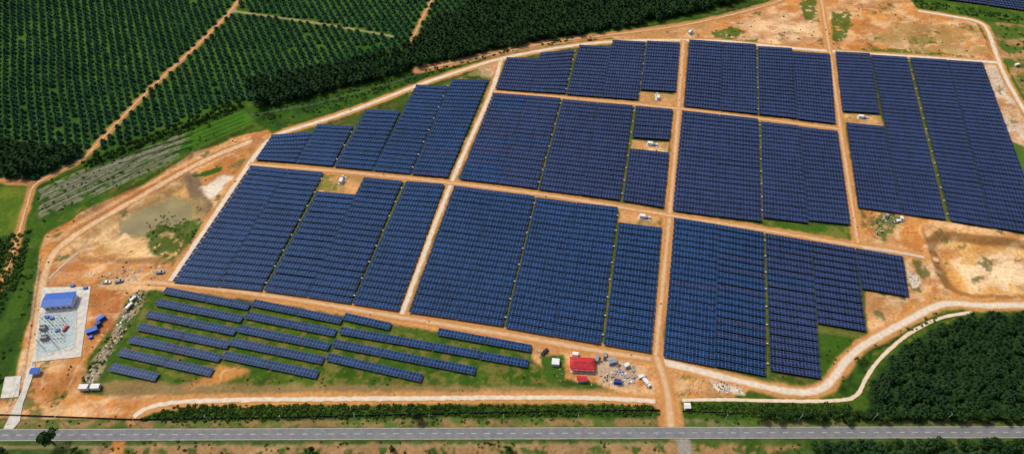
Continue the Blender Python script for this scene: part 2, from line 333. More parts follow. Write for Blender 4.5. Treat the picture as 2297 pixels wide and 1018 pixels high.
paint([(1945,655),(2035,675),(2010,705),(1945,700)],(.55,.33,.13),2,1)
paint([(2035,605),(2062,620),(2070,640),(2045,650)],(.68,.59,.48),1.5,1)
paint([(1712,494),(1812,506),(1905,510),(1912,540),(1800,522),(1712,508)],(.05,.115,.012),1.5,1,c2=(.16,.17,.03))
paint([(1838,730),(1940,750),(1900,790),(1862,850),(1842,860)],(.042,.10,.010),2,1,c2=(.072,.13,.014))
paint([(1838,730),(1936,747),(1936,760),(1840,745)],(.13,.14,.03),2,1)
BASR=roundp([(2070,514),(2180,524),(2500,560),(2500,668),(2230,672),(2130,660),(2095,605)],1)
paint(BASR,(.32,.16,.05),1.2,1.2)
paint(roundp([(2098,532),(2200,543),(2480,575),(2480,650),(2230,660),(2148,652),(2115,600)],2),(.62,.31,.09),3,2,c2=(.70,.41,.14),ns=16)
paint([(2150,580),(2260,570),(2400,600),(2350,645),(2190,645)],(.84,.62,.37),9,5,a=.9,ns=12,thr=.34)
for pl in ([(715,388),(815,400),(798,437),(705,430)],[(1432,206),(1515,213),(1510,240),(1425,230)],[(1415,314),(1500,321),(1498,343),(1411,334)],[(1387,468),(1500,480),(1485,511),(1388,499)],[(1892,254),(1974,261),(1982,284),(1896,276)]):
    paint(pl,(.60,.31,.12),.8,.8,c2=(.40,.25,.09),ns=4)
paint([(690,400),(750,392),(745,432),(690,425)],(.1,.14,.02),2,1,a=.8,thr=.45)
paint([(1070,150),(1118,142),(1105,175),(1080,170)],(.66,.42,.27),2,1)
paint([(1000,190),(1105,140),(1100,178)],(.32,.24,.1),2,1,a=.7,thr=.45)
paint([(1535,78),(1560,78),(1560,92),(1535,92)],SP,1,1)
# weathering of all bare soil: erosion streaks, wheel tracks, wet patches, weeds
soil=ss(.10,.22,C[...,0]-C[...,1])
ca_,sa_=math.cos(.35),math.sin(.35); U_=X*ca_+Y*sa_; V_=-X*sa_+Y*ca_
mixin(SR,soil*.5*ss(.52,.70,fbm(U_*.35,V_,7,401,5)))
mixin((.29,.145,.058),soil*.5*ss(.58,.74,fbm(X,Y*.7,13,402,5)))
mixin((.80,.57,.33),soil*.5*ss(.56,.74,fbm(U_*.5,V_,9,403,5)))
r1=1-ss(0,.014,np.abs(fbm(X,Y,34,404,3)-.5)); r2=1-ss(0,.012,np.abs(fbm(X,Y,26,405,3)-.47))
mixin((.80,.56,.33),soil*.42*r1); mixin((.32,.15,.055),soil*.42*r2)
mixin((.08,.115,.023),soil*.8*ss(.66,.74,fbm(X,Y,11,406,5)))
for g in gaps: pline([g[:2],g[2:]],(.40,.21,.075),.8,.7,.6,a=.7,ns=5); pline([g[:2],g[2:]],(.055,.105,.014),1.3,.6,2.2,a=.75,ns=9,seed=77)
for r,w in ((R_perim,4.0),(R_2,3.2),(R_3,4.3),(R_4,4.2),(C_1,3.4),(C_2,4.0),(C_3,5.6),(R_right,4),(R_low,4.5),(F_front,4),(ACC,6)): pline(r,(.56,.27,.09),w,1.3,1.6,a=.95)
for r,w in ((T_main,3.0),(T_top,4.6),(T_c,2.6),(T_left,3)): pline(r,(.48,.24,.09),w,1.2,1.6)
pline(T_b,(.3,.26,.12),1.6,1,1)
PT=[(560,318),(450,362),(330,432),(210,500),(140,545),(104,590),(88,690),(72,800),(55,850)]
pline(PT,(.33,.16,.06),3.6,1,1,a=.7); pline(PT,(.72,.48,.27),2.2,.9,.8,a=.85)
pline([(250,640),(370,640)],SP,3.5,1,1)
def dig(poly,dep,w):
    W=WP(poly); sl=window(W,5); Z[sl]-=dep*ss(0,w,sdpoly(X[sl],Y[sl],W))
dig(BAS,2.4,8); dig(BASR,2.2,8)
POND=[(262,492),(300,466),(345,448),(372,440),(400,432),(440,444),(462,468),(445,494),(395,500),(350,505),(338,522),(305,532),(272,520)]
dig(POND,.9,7)
W_=WP(BAS); sl=window(W_,5); sdb=ss(2,9,sdpoly(X[sl],Y[sl],W_)); Z[sl]+=sdb*(fbm(X[sl],Y[sl],9,410,5)-.5)*1.4
def bank(pts,h,w):
    W=[tuple(q) for q in smooth_line([GP(p) for p in pts])]; sl=window(W,w+1); x,y=X[sl],Y[sl]; d=np.full(x.shape,1e9)
    for A,B in zip(W[:-1],W[1:]): d=np.minimum(d,segd(x,y,A,B))
    Z[sl]+=h*(1-ss(0,w,d))*(0.7+.6*fbm(x,y,12,88))
bank([(560,285),(430,345),(300,418),(180,485)],2.0,5); bank([(415,400),(445,470),(410,560)],1.4,4); bank([(2064,515),(2090,600),(2118,655)],1.2,3.5)
for k in range(4): bank([(95,432+k*15),(250,360+k*15),(430,300+k*15)],1.1,2.6)
idx=np.arange(X.size).reshape(X.shape); Fq=np.stack([idx[:-1,:-1],idx[:-1,1:],idx[1:,1:],idx[1:,:-1]],-1).reshape(-1,4)
M_ground=bpy.data.materials.new("ground_cover"); n,N,L,b=nt(M_ground)
at=N.new("ShaderNodeAttribute"); at.attribute_name="cover"; ge=N.new("ShaderNodeNewGeometry")
def noi(s,d=6):
    o=N.new("ShaderNodeTexNoise"); o.inputs["Scale"].default_value=s; o.inputs["Detail"].default_value=d; o.inputs["Roughness"].default_value=.6; L.new(ge.outputs["Position"],o.inputs["Vector"]); return o.outputs["Fac"]
na,nb=noi(.5),noi(.05,8)
def mr(s,a,b_):
    o=N.new("ShaderNodeMapRange"); L.new(s,o.inputs[0]); o.inputs[1].default_value=.3;o.inputs[2].default_value=.7;o.inputs[3].default_value=a;o.inputs[4].default_value=b_; return o.outputs[0]
k=math_n(N,L,'MULTIPLY',mr(na,.77,1.23),mr(nb,.8,1.2))
vs=N.new("ShaderNodeVectorMath"); vs.operation='SCALE'; L.new(at.outputs["Color"],vs.inputs[0]); L.new(k,vs.inputs[3]); L.new(vs.outputs[0],b.inputs["Base Color"])
b.inputs["Roughness"].default_value=.95; b.inputs["Specular IOR Level"].default_value=.05
bp=N.new("ShaderNodeBump"); bp.inputs["Strength"].default_value=.45; bp.inputs["Distance"].default_value=.35; L.new(na,bp.inputs["Height"]); L.new(bp.outputs["Normal"],b.inputs["Normal"])
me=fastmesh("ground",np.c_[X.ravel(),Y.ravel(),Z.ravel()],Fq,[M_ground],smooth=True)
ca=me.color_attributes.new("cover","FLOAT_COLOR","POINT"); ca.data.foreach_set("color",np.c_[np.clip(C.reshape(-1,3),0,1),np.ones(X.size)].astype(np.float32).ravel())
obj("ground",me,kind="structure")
M_wat=mat("murky_water",(.23,.19,.075),.35,.2,.08,spec=.15)
W=[tuple(q) for q in smooth_line([GP(p) for p in POND+[POND[0]]],2)]; cx,cy=np.mean(W,0)
mb=MB(); mb.add([(cx+(x-cx)*1.15,cy+(y-cy)*1.15,-2.66) for x,y in W[:-1]],[tuple(range(len(W)-1))]); obj("water",mb.mesh("water",[M_wat]),kind="structure")
# ------------------------------------------------ roads
def roadmat(name,c,edge,thr=.72):
    m=bpy.data.materials.new(name); n,N,L,b=nt(m)
    uv=N.new("ShaderNodeUVMap"); s=N.new("ShaderNodeSeparateXYZ"); L.new(uv.outputs[0],s.inputs[0])
    ge=N.new("ShaderNodeNewGeometry"); o=N.new("ShaderNodeTexNoise"); o.inputs["Scale"].default_value=.35; o.inputs["Detail"].default_value=7; L.new(ge.outputs["Position"],o.inputs["Vector"])
    o2=N.new("ShaderNodeTexNoise"); o2.inputs["Scale"].default_value=.05; o2.inputs["Detail"].default_value=5; L.new(ge.outputs["Position"],o2.inputs["Vector"])
    d=math_n(N,L,'ABSOLUTE',math_n(N,L,'SUBTRACT',s.outputs[0],.5)); e=math_n(N,L,'ADD',math_n(N,L,'MULTIPLY',d,1.4),math_n(N,L,'MULTIPLY',math_n(N,L,'ADD',o.outputs["Fac"],o2.outputs["Fac"]),.5))
    r=N.new("ShaderNodeMapRange"); L.new(e,r.inputs[0]); r.inputs[1].default_value=thr+.15; r.inputs[2].default_value=thr+.45
    mx=N.new("ShaderNodeMixRGB"); L.new(r.outputs[0],mx.inputs[0]); mx.inputs[1].default_value=(*c,1); mx.inputs[2].default_value=(*edge,1)
    r2=N.new("ShaderNodeMapRange"); L.new(o.outputs["Fac"],r2.inputs[0]); r2.inputs[1].default_value=.3; r2.inputs[2].default_value=.7; r2.inputs[3].default_value=.82; r2.inputs[4].default_value=1.14
    v=N.new("ShaderNodeVectorMath"); v.operation='SCALE'; L.new(mx.outputs[0],v.inputs[0]); L.new(r2.outputs[0],v.inputs[3]); L.new(v.outputs[0],b.inputs["Base Color"])
    b.inputs["Roughness"].default_value=.9; b.inputs["Specular IOR Level"].default_value=.1; return m
M_rpale=roadmat("pale_gravel_road",(.72,.61,.47),(.58,.34,.15))
M_rsoil=roadmat("laterite_road",(.66,.43,.24),(.54,.26,.09),.5)
M_asph=roadmat("asphalt",(.20,.21,.215),(.23,.21,.18),.72)
zc=[.03]
def ribbon(name,pts,w,m,jit=.35,world=False):
    zc[0]+=.008; p=smooth_line(pts if world else [GP(q) for q in pts],3); q,t=resample(p,2.0); d=np.gradient(q,axis=0); d/=np.hypot(d[:,0],d[:,1])[:,None]; nn=np.c_[-d[:,1],d[:,0]]
    n=len(q); jl=jit*(rng.random(n)-.5)*2; jr=jit*(rng.random(n)-.5)*2
    V=np.empty((n,2,3)); V[:,0,:2]=q+nn*(w/2+jl)[:,None]; V[:,1,:2]=q-nn*(w/2+jr)[:,None]; V[:,:,2]=zc[0]
    i=np.arange(n-1)*2; Fq=np.stack([i,i+1,i+3,i+2],-1); a=np.zeros(n-1)
    uv=np.stack([np.stack([a,t[:-1]],-1),np.stack([a+1,t[:-1]],-1),np.stack([a+1,t[1:]],-1),np.stack([a,t[1:]],-1)],1)
    return obj(name,fastmesh(name,V.reshape(-1,3),Fq,[m],uv=uv.reshape(-1,2)),kind="structure")
for pts,w in ((R_perim,4.2),(R_2,3.7),(R_low,5.2),(R_right,4.0)): ribbon("road",pts,w,M_rpale)
for pts,w in ((R_3,4.6),(R_4,4.2),(C_1,3.6),(C_2,4.4),(C_3,5.2),(ACC,7)): ribbon("road",pts,w,M_rsoil)
ribbon("path",F_front,3.2,M_rpale); ribbon("path",D_low,2.3,M_rpale,.2)
for pts,w in ((T_main,2.2),(T_top,3.2),(T_c,1.8)): ribbon("dirt_track",pts,w,M_rsoil,.5)
ribbon("drain",[(175,567),(140,595),(110,625)],.9,M_conc,.05); ribbon("drain",[(1935,556),(2010,566),(2105,583)],1.2,M_conc,.05)
ribbon("drain",[(98,640),(90,700),(78,790),(68,830)],.8,M_conc2,.05)
MAIN=[(-900,978),(-200,976),(1150,971),(2500,968),(3200,968)]
mr_=ribbon("asphalt_road",MAIN,6.9,M_asph,.12)
p,t=resample(smooth_line([GP(q) for q in MAIN],3),1.0); d=np.gradient(p,axis=0); d/=np.hypot(d[:,0],d[:,1])[:,None]; nn=np.c_[-d[:,1],d[:,0]]; zl=zc[0]+.008
mb=MB()
for off in(-3.1,3.1):
    for i in range(0,len(p)-4,4):
        a,b2=p[i]+nn[i]*off,p[i+4]+nn[i+4]*off
        mb.add([(*(a-nn[i]*.05),zl),(*(b2-nn[i]*.05),zl),(*(b2+nn[i]*.05),zl),(*(a+nn[i]*.05),zl)],[(0,1,2,3)])
for i in range(0,len(p)-9,7):
    a,b2=p[i],p[i+3]; mb.add([(*(a-nn[i]*.08),zl),(*(b2-nn[i]*.08),zl),(*(b2+nn[i]*.08),zl),(*(a+nn[i]*.08),zl)],[(0,1,2,3)])
o=obj("road_marking",mb.mesh("road_marking",[M_white]),parent=mr_,kind="structure")
zc[0]+=.02
def slab(name,poly,m,h=.12):
    W=WP(poly); n=len(W); zc[0]+=.006; z=zc[0]; mb=MB(); mb.add([(x,y,-.05) for x,y in W]+[(x,y,z+h) for x,y in W],[tuple(range(n,2*n))[::-1]]+[(i,(i+1)%n,(i+1)%n+n,i+n) for i in range(n)]); return obj(name,mb.mesh(name,[m]),kind="structure")
slab("pavement",[(97,645),(204,643),(182,800),(75,812)],M_conc2); slab("gravel_yard",[(92,706),(170,700),(166,775),(84,800)],M_gravel,.2)
slab("pavement",[(12,845),(48,843),(42,890),(2,893)],M_conc2); slab("driveway",[(62,830),(80,815),(72,850),(52,905),(45,945),(30,962),(8,962),(24,930),(48,880)],M_conc)
# ------------------------------------------------ solar tables
TD=4.3
def table_T(Lx,posts=5):
    mb=MB(); zn,zf=1.65,1.15; y=TD/2; t=.06
    v=[(-Lx/2,-y,zn),(Lx/2,-y,zn),(Lx/2,y,zf),(-Lx/2,y,zf)]; v=[(a,b_,c-t) for a,b_,c in v]+v
    mb.add(v,[(4,5,6,7),(3,2,1,0),(0,1,5,4),(1,2,6,5),(2,3,7,6),(3,0,4,7)],0)
    pm=MB()
    for yy in(-1.3,1.3):
        zz=zn+(zf-zn)*(yy+y)/TD-t-.1; pm.box(0,yy,zz-.02,Lx-.3,.08,.1,0)
    for i in range(posts):
        xx=-Lx/2+1.2+(Lx-2.4)*i/(posts-1)
        for yy in(-1.3,1.3):
            zz=zn+(zf-zn)*(yy+y)/TD-.2; pm.box(xx,yy,-.1,.12,.12,zz+.1,0)
    return mb,pm
Lx=28.0
ta,tf=table_T(Lx)
uvp=np.zeros((6,4,2)); uvp[0]=[(0,0),(Lx,0),(Lx,TD),(0,TD)]; uvp[1:]=.5,.5
def pmesh(m): return fastmesh("panel_array",ta.v,ta.f,[m,M_frame],[0,1,1,1,1,1],uvp.reshape(-1,2))
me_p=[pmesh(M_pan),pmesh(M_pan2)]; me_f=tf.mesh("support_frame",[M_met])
tabs=[]
for qi,q in enumerate(Q):
    W=[np.array(GP(p)) for p in q]; dep=(np.linalg.norm(W[3]-W[0])+np.linalg.norm(W[2]-W[1]))/2
    far=ss(230,420,W[0][1]); n=max(1,round(dep/(5.15-.35*far))); 
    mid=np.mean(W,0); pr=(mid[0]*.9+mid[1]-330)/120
    for i in range(n):
        f=(i+.5)/n; a=W[0]+(W[3]-W[0])*f; b2=W[1]+(W[2]-W[1])*f; c=(a+b2)/2; ln=np.linalg.norm(b2-a)+.35
        sky_tint=1 if pr+rng.normal(0,.12)>.5 else 0  # blocks to the far right take the colour with painted sky reflection
        tabs.append((c[0],c[1],math.atan2(b2[1]-a[1],b2[0]-a[0]),ln+rng.normal(0,.1),sky_tint,1.0+.03*far))
for a,b2 in J:
    a,b2=np.array(GP(a)),np.array(GP(b2)); ln=np.linalg.norm(b2-a); k=max(1,round(ln/29))
    for i in range(k):
        c=a+(b2-a)*(i+.5)/k; tabs.append((c[0],c[1],math.atan2(b2[1]-a[1],b2[0]-a[0]),ln/k-.4,0,1.24))
tabs=[(x,y+rng.normal(0,.08),r+rng.normal(0,.002),l,m,dd) for x,y,r,l,m,dd in tabs]
tabs.sort(key=lambda t:t[0]**2*.5+t[1]**2)
print("TABLES",len(tabs))
for t in tabs[:300]:
    r=obj("solar_panel_table",None,(t[0],t[1],0),t[2],label="long tilted table of dark blue solar panels over grass",category="solar panels",group="rows of solar panels in the solar farm"); r.scale=(t[3]/Lx,t[5],1)
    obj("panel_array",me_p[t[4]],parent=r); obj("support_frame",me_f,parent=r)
def tmpl(mb,uv=None): return dict(v=np.array(mb.v),f=np.array(mb.f),m=np.array(mb.m),uv=uv)
def rep(T,x,y,z,r,sx,sy,sz):
    x=np.asarray(x,float); n=len(x); v=T['v']; c,s=np.cos(r)[:,None],np.sin(r)[:,None]; vx=v[:,0]*np.reshape(sx,(-1,1)); vy=v[:,1]*np.reshape(sy,(-1,1)); vz=v[:,2]*np.reshape(sz,(-1,1))
    V=np.stack([vx*c-vy*s+x[:,None],vx*s+vy*c+np.asarray(y)[:,None],vz+np.asarray(z)[:,None]],-1).reshape(-1,3)
    Fq=(T['f'][None]+(np.arange(n)*len(v))[:,None,None]).reshape(-1,4); return V,Fq,np.tile(T['m'],n)
rest=np.array(tabs[300:]); comb=MB(); comb.add(ta.v,ta.f,0); comb.m=[0,3,3,3,3,3]
_,tf2=table_T(Lx,4); comb.add(tf2.v,tf2.f,1)
T=tmpl(comb); one=np.ones(len(rest)); V,Fq,Mi=rep(T,rest[:,0],rest[:,1],0*one,rest[:,2],rest[:,3]/Lx,rest[:,5],one)
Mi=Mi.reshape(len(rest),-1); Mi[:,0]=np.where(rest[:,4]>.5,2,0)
uvt=np.full((len(T['f']),4,2),.5); uvt[0]=uvp[0]
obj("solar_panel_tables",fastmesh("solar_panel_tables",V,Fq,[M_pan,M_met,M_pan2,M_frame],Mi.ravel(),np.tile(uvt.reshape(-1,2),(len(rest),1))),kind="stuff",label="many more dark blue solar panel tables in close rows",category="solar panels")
# ------------------------------------------------ palms
def palm_crown(nf,seg,Lf,seed,w=.95):
    R=random.Random(seed); V=[];Fc=[]
    for i in range(nf):
        az=i*2.39996+R.uniform(-.2,.2); e=math.radians(78-95*(i/nf)**.8+R.uniform(-6,6)); Lg=Lf*R.uniform(.85,1.1); ca,sa=math.cos(az),math.sin(az)
        pts=[]
        for k in range(seg+1):
            s=k/seg; rr=Lg*s*math.cos(e)*(1-.12*s)+.15; zz=Lg*(s*math.sin(e)-.5*s*s*(.5+.5*math.cos(e))); pts.append((rr,zz,w*(.25+1.0*math.sin(math.pi*min(1,s*.82+.12)))))
        for k in range(seg):
            (r0,z0,w0),(r1,z1,w1)=pts[k],pts[k+1]
            for sd in(-1,1):
                n=len(V)
                def W_(r,o,z): V.append((r*ca-o*sa,r*sa+o*ca,z))
                W_(r0,0,z0);W_(r1,0,z1);W_(r1+.15,sd*w1*.9,z1-.45*w1);W_(r0+(r1-r0)*.55,sd*w0,z0-.45*w0)
                Fc.append((n,n+1,n+2,n+3))
    return V,Fc
def palm_T(nf,seg,Lf,hgt,seed,w=.95):
    v,f=palm_crown(nf,seg,Lf,seed,w); mb=MB(); mb.add([(a,b_,c+hgt) for a,b_,c in v],f,0)
    n=5;vv=[]
    for z,r in((-.2,.38),(hgt+.1,.26)):
        for i in range(n): vv.append((r*math.cos(i*1.2566),r*math.sin(i*1.2566),z))
    mb.add(vv,[(i,(i+1)%n,n+(i+1)%n,n+i) for i in range(n)],1); return mb
def lattice(poly,sp,ang,jit,excl=(),clear=4,holes=()):
    W=WP(poly); w=np.array(W); c=w.mean(0); R=np.hypot(*(w-c).T).max(); n=int(R/sp)+2
    i,j=np.meshgrid(np.arange(-n,n+1),np.arange(-int(n*1.2),int(n*1.2)+1)); a=(i+.5*(j%2))*sp; b_=j*sp*.866
    x=c[0]+a*math.cos(ang)-b_*math.sin(ang); y=c[1]+a*math.sin(ang)+b_*math.cos(ang); x=x.ravel();y=y.ravel()
    x=x+2.5*(fbm(x,y,120,501,2)-.5)*2; y=y+2.5*(fbm(x,y,120,502,2)-.5)*2
    x=x+rng.normal(0,jit,x.shape); y=y+rng.normal(0,jit,y.shape)
    k=inpoly(x,y,W)&(y<690)&(y>125)&(abs(x)<y*.62+235)
    for l in excl:
        L_=[GP(p) for p in l]
        for A,B in zip(L_[:-1],L_[1:]): k&=segd(x,y,A,B)>clear
    for h in holes: k&=~inpoly(x,y,WP(h))
    return x[k],y[k]
px_,py_=lattice(PLANT,6.9,math.radians(-4),.25,(T_main,T_b,T_c),3.2,(MATURE,))
keep=(rng.random(len(px_))>.012); px_,py_=px_[keep],py_[keep]
mx_,my_=lattice(MATURE,6.0,.3,1.2,(T_c,T_top),4.2)
lx_,ly_=lattice([(-300,400),(-300,300),(60,330),(180,340),(205,345),(120,392),(60,402)],6.3,.2,1.3,(T_main,T_left),5)
wx_,wy_=lattice(WOOD,4.5,.35,1.2,(D_low,),3.2)
bx_,by_=lattice([(1830,1000),(2480,990),(2480,1060),(1900,1060)],6.0,.1,1.3)
A=[]
for (x,y,kind,s0) in ((px_,py_,0,1.0),(mx_,my_,1,.94),(lx_,ly_,1,.9),(wx_,wy_,1,.62),(bx_,by_,1,.7)):
    sz=(.9+.2*fbm(x,y,45,620,3)) if kind==0 else (.78+.45*fbm(x,y,25,620,3))
    for a,b_,q in zip(x,y,sz): A.append((a,b_,kind,s0*q*rng.uniform(.88,1.1),rng.uniform(0,6.28)))
A.sort(key=lambda t:t[1]**2+.3*t[0]**2); print("PALMS",len(A))
specs=[(22,5,3.05,2.0,.72),(26,5,5.2,6.5,.9)]
near=[]
for ki,(nf,sg,Lf,hg,w_) in enumerate(specs):
    for sd in(1,2):
        v,f=palm_crown(nf,sg+1,Lf,sd+ki*5,w_); c=fastmesh("crown",[(a,b_,z+hg) for a,b_,z in v],f,[(M_palm,M_palm2)[ki]])
        mb=MB(); mb.cyl((0,0,-.2),(0,0,hg*.5),.42,.3,7); mb.cyl((0,0,hg*.5),(0,0,hg+.2),.3,.36,7); near.append((ki,c,mb.mesh("trunk",[M_bark])))
for a in A[:300]:
    k=near[a[2]*2+random.randint(0,1)]
    r=obj("oil_palm",None,(a[0],a[1],0),a[4],label="mature oil palm with arching dark green fronds in dense wood",category="palm tree",group="oil palms"); s=a[3]; r.scale=(s,s,s*rng.uniform(.85,1.3))
    obj("trunk",k[2],parent=r); obj("crown",k[1],parent=r)
Vs=[];Fs=[];Ms=[];n0=0
for ki,(nf,sg,Lf,hg,w_) in enumerate(specs):
    for sd in(3,4):
        B=np.array([a for i,a in enumerate(A[300:]) if a[2]==ki and i%2==sd-3]); 
        if len(B)==0: continue
        T=tmpl(palm_T(nf-3,4,Lf,hg,sd,w_)); V,Fq,Mi=rep(T,B[:,0],B[:,1],0*B[:,0],B[:,4],B[:,3],B[:,3],B[:,3]*rng.uniform(.85,1.2,len(B))); 
        Vs.append(V);Fs.append(Fq+n0);Ms.append(np.where(Mi==0,ki,2));n0+=len(V)
obj("oil_palm_plantation",fastmesh("oil_palm_plantation",np.concatenate(Vs),np.concatenate(Fs),[M_palm,M_palm2,M_bark],np.concatenate(Ms)),kind="stuff",label="rows of oil palms covering the plantation",category="palm trees")
# ------------------------------------------------ broadleaf trees, shrubs
def leaves(cx,cy,cz,r,n,sz,R,flat=.75):
    d=R.normal(size=(n,3)); d/=np.linalg.norm(d,axis=1)[:,None]; d[:,2]=np.abs(d[:,2])*.9-.15*R.random(n); rad=r*(.55+.5*R.random(n))
    c=d*rad[:,None]; c[:,2]*=flat; c+=np.array([cx,cy,cz])
    nrm=d+R.normal(0,.5,(n,3)); nrm/=np.linalg.norm(nrm,axis=1)[:,None]; a=np.cross(nrm,R.normal(size=(n,3))); a/=np.linalg.norm(a,axis=1)[:,None]; b_=np.cross(nrm,a)
    s=sz*(.6+.8*R.random(n))[:,None]; V=np.stack([c-a*s-b_*s*.6,c+a*s*.8-b_*s*.7,c+a*s+b_*s*.6,c-a*s*.7+b_*s*.8],1).reshape(-1,3); return V,np.arange(4*n).reshape(-1,4)
tr=[]
for sd in range(3):
    R=np.random.default_rng(sd+50); Vs=[];Fs=[];n0=0; mb=MB(); mb.cyl((0,0,-.2),(0,0,2.6),.28,.18,7)
    for i in range(9):
        a=R.random()*6.28; rr=R.uniform(.4,1.9) if i else 0; z=R.uniform(2.8,5.2); x,y=rr*math.cos(a),rr*math.sin(a); mb.cyl((0,0,2.0),(x,y,z),.12,.04,5)
        V,Fq=leaves(x,y,z,R.uniform(.9,1.5),85,.27,R); Vs.append(V);Fs.append(Fq+n0);n0+=len(V)
    tr.append((mb.mesh("trunk",[M_bark]),fastmesh("crown",np.concatenate(Vs),np.concatenate(Fs),[M_leaf])))
def tree(p,s,label,group="roadside trees"):
    k=random.choice(tr); r=root("roadside_tree",label,"tree",p,random.uniform(0,6),group); r.scale=(s,s,s*random.uniform(.85,1.2)); obj("trunk",k[0],parent=r); obj("crown",k[1],parent=r)
for i in range(34): tree((1712+i*17+random.uniform(-5,5),938+random.uniform(-4,8)),random.uniform(.8,1.2),"round green tree in a hedge line along the road verge")
for i in range(14): tree((1700+i*17+random.uniform(-5,5),928+random.uniform(-4,4)),random.uniform(.6,.9),"round green tree in a hedge line along the road verge")
for i in range(30): tree((1828+i*16+random.uniform(-5,5),1000+random.uniform(-5,8)),random.uniform(.75,1.1),"leafy green tree beside the asphalt road")
for i in range(38):
    f=i/37; tree((192+350*f+random.uniform(-3,3),372-138*f+random.uniform(-3,3)),random.uniform(.65,1.0),"dark green tree in a straight line along the terraced slope","trees lining the terraced slope")
tree((122,995),1.9,"large spreading green tree beside the asphalt road"); tree((935,938),1.3,"lone bushy tree on the grassy road verge")
for p in ((10,1015),(170,1012),(880,1012),(1140,1012),(700,1014)): tree(p,.8,"small green tree beside the asphalt road")
SH=[]
def scat(poly,dens,r0,r1,thr=.45):
    W=np.array(WP(poly)); a0,a1=W.min(0),W.max(0); n=int(dens*(a1-a0)[0]*(a1-a0)[1]); x=rng.uniform(a0[0],a1[0],n); y=rng.uniform(a0[1],a1[1],n)
    k=inpoly(x,y,[tuple(q) for q in W])&(fbm(x,y,10,200,3)>thr)
    for a,b_ in zip(x[k],y[k]): SH.append((a,b_,rng.uniform(r0,r1)))
scat([(310,943),(400,908),(1470,908),(1480,930),(900,935),(400,945)],.6,.6,1.5,.2)
scat([(1535,905),(1900,906),(1945,935),(1700,935),(1535,925)],.5,.6,1.5,.2)
scat([(-150,944),(1470,938),(1470,950),(-150,955)],.10,.4,.9,.45)
scat([(1540,938),(2400,945),(2400,953),(1540,950)],.12,.5,1.1,.4)
scat([(-150,990),(2400,988),(2400,1050),(-150,1050)],.07,.4,1.0,.47)
scat([(560,246),(720,210),(940,162),(1130,112),(1290,84),(1290,92),(1120,122),(930,180),(780,237),(600,280)],.12,.5,1.5,.38)
scat([(75,418),(210,355),(540,236),(560,262),(430,335),(95,500)],.05,.5,1.2,.48)
scat([(190,365),(540,232),(545,245),(200,385)],.18,.8,1.8,.3)
scat([(-100,565),(70,515),(62,560),(40,640),(-40,760)],.2,.8,2,.3)
scat([(75,560),(92,580),(40,800),(10,870),(-20,860),(30,700)],.08,.5,1.3,.45)
scat([(320,505),(370,480),(450,492),(440,535),(385,580),(330,562)],.12,.4,1.1,.42)
scat(FARM,.004,.3,.7,.5); scat([(1838,735),(1940,752),(1900,790),(1862,850)],.05,.4,.9,.4)
scat(LS,.006,.3,.8,.5); scat([(1540,84),(1720,15),(2000,-60),(2190,52),(2236,136),(1862,112)],.005,.3,1.0,.5)
scat([(1870,872),(1920,800),(1990,752),(2110,694),(2115,712),(1960,790),(1930,870)],.12,.5,1.2,.38)
scat([(2040,0),(2110,8),(2330,45),(2400,62),(2330,60),(2200,38),(2060,18)],.12,.8,1.8,.35); scat([(2215,55),(2330,70),(2400,300),(2345,280),(2262,140)],.03,.6,1.5,.45)
scat([(1595,72),(1640,62),(1670,72),(1640,90)],.07,.5,1.2,.4)
scat([(190,870),(178,850),(240,760),(290,665),(320,645),(335,660),(300,720),(245,800)],.12,.4,1.1,.3)
scat([(1945,475),(2015,480),(2020,500),(1985,545),(1960,520)],.05,.4,1,.45)
scat([(240,860),(330,850),(1260,840),(1260,868),(400,872)],.03,.3,.8,.45)
SH=np.array(SH); print("SHRUBS",len(SH)); Vs=[];Fs=[];n0=0
for k in range(5):
    v,f=leaves(0,0,.15,1,26,.28,np.random.default_rng(k+9)); B=SH[k::5]; V,Fq,_=rep(dict(v=v,f=f,m=np.zeros(len(f),int)),B[:,0],B[:,1],0*B[:,0],rng.uniform(0,6,len(B)),B[:,2],B[:,2],B[:,2]); Vs.append(V);Fs.append(Fq+n0);n0+=len(V)
obj("shrub_thicket",fastmesh("shrub_thicket",np.concatenate(Vs),np.concatenate(Fs),[M_shrub]),kind="stuff",label="low green shrubs and tall grass on verges",category="shrubs")
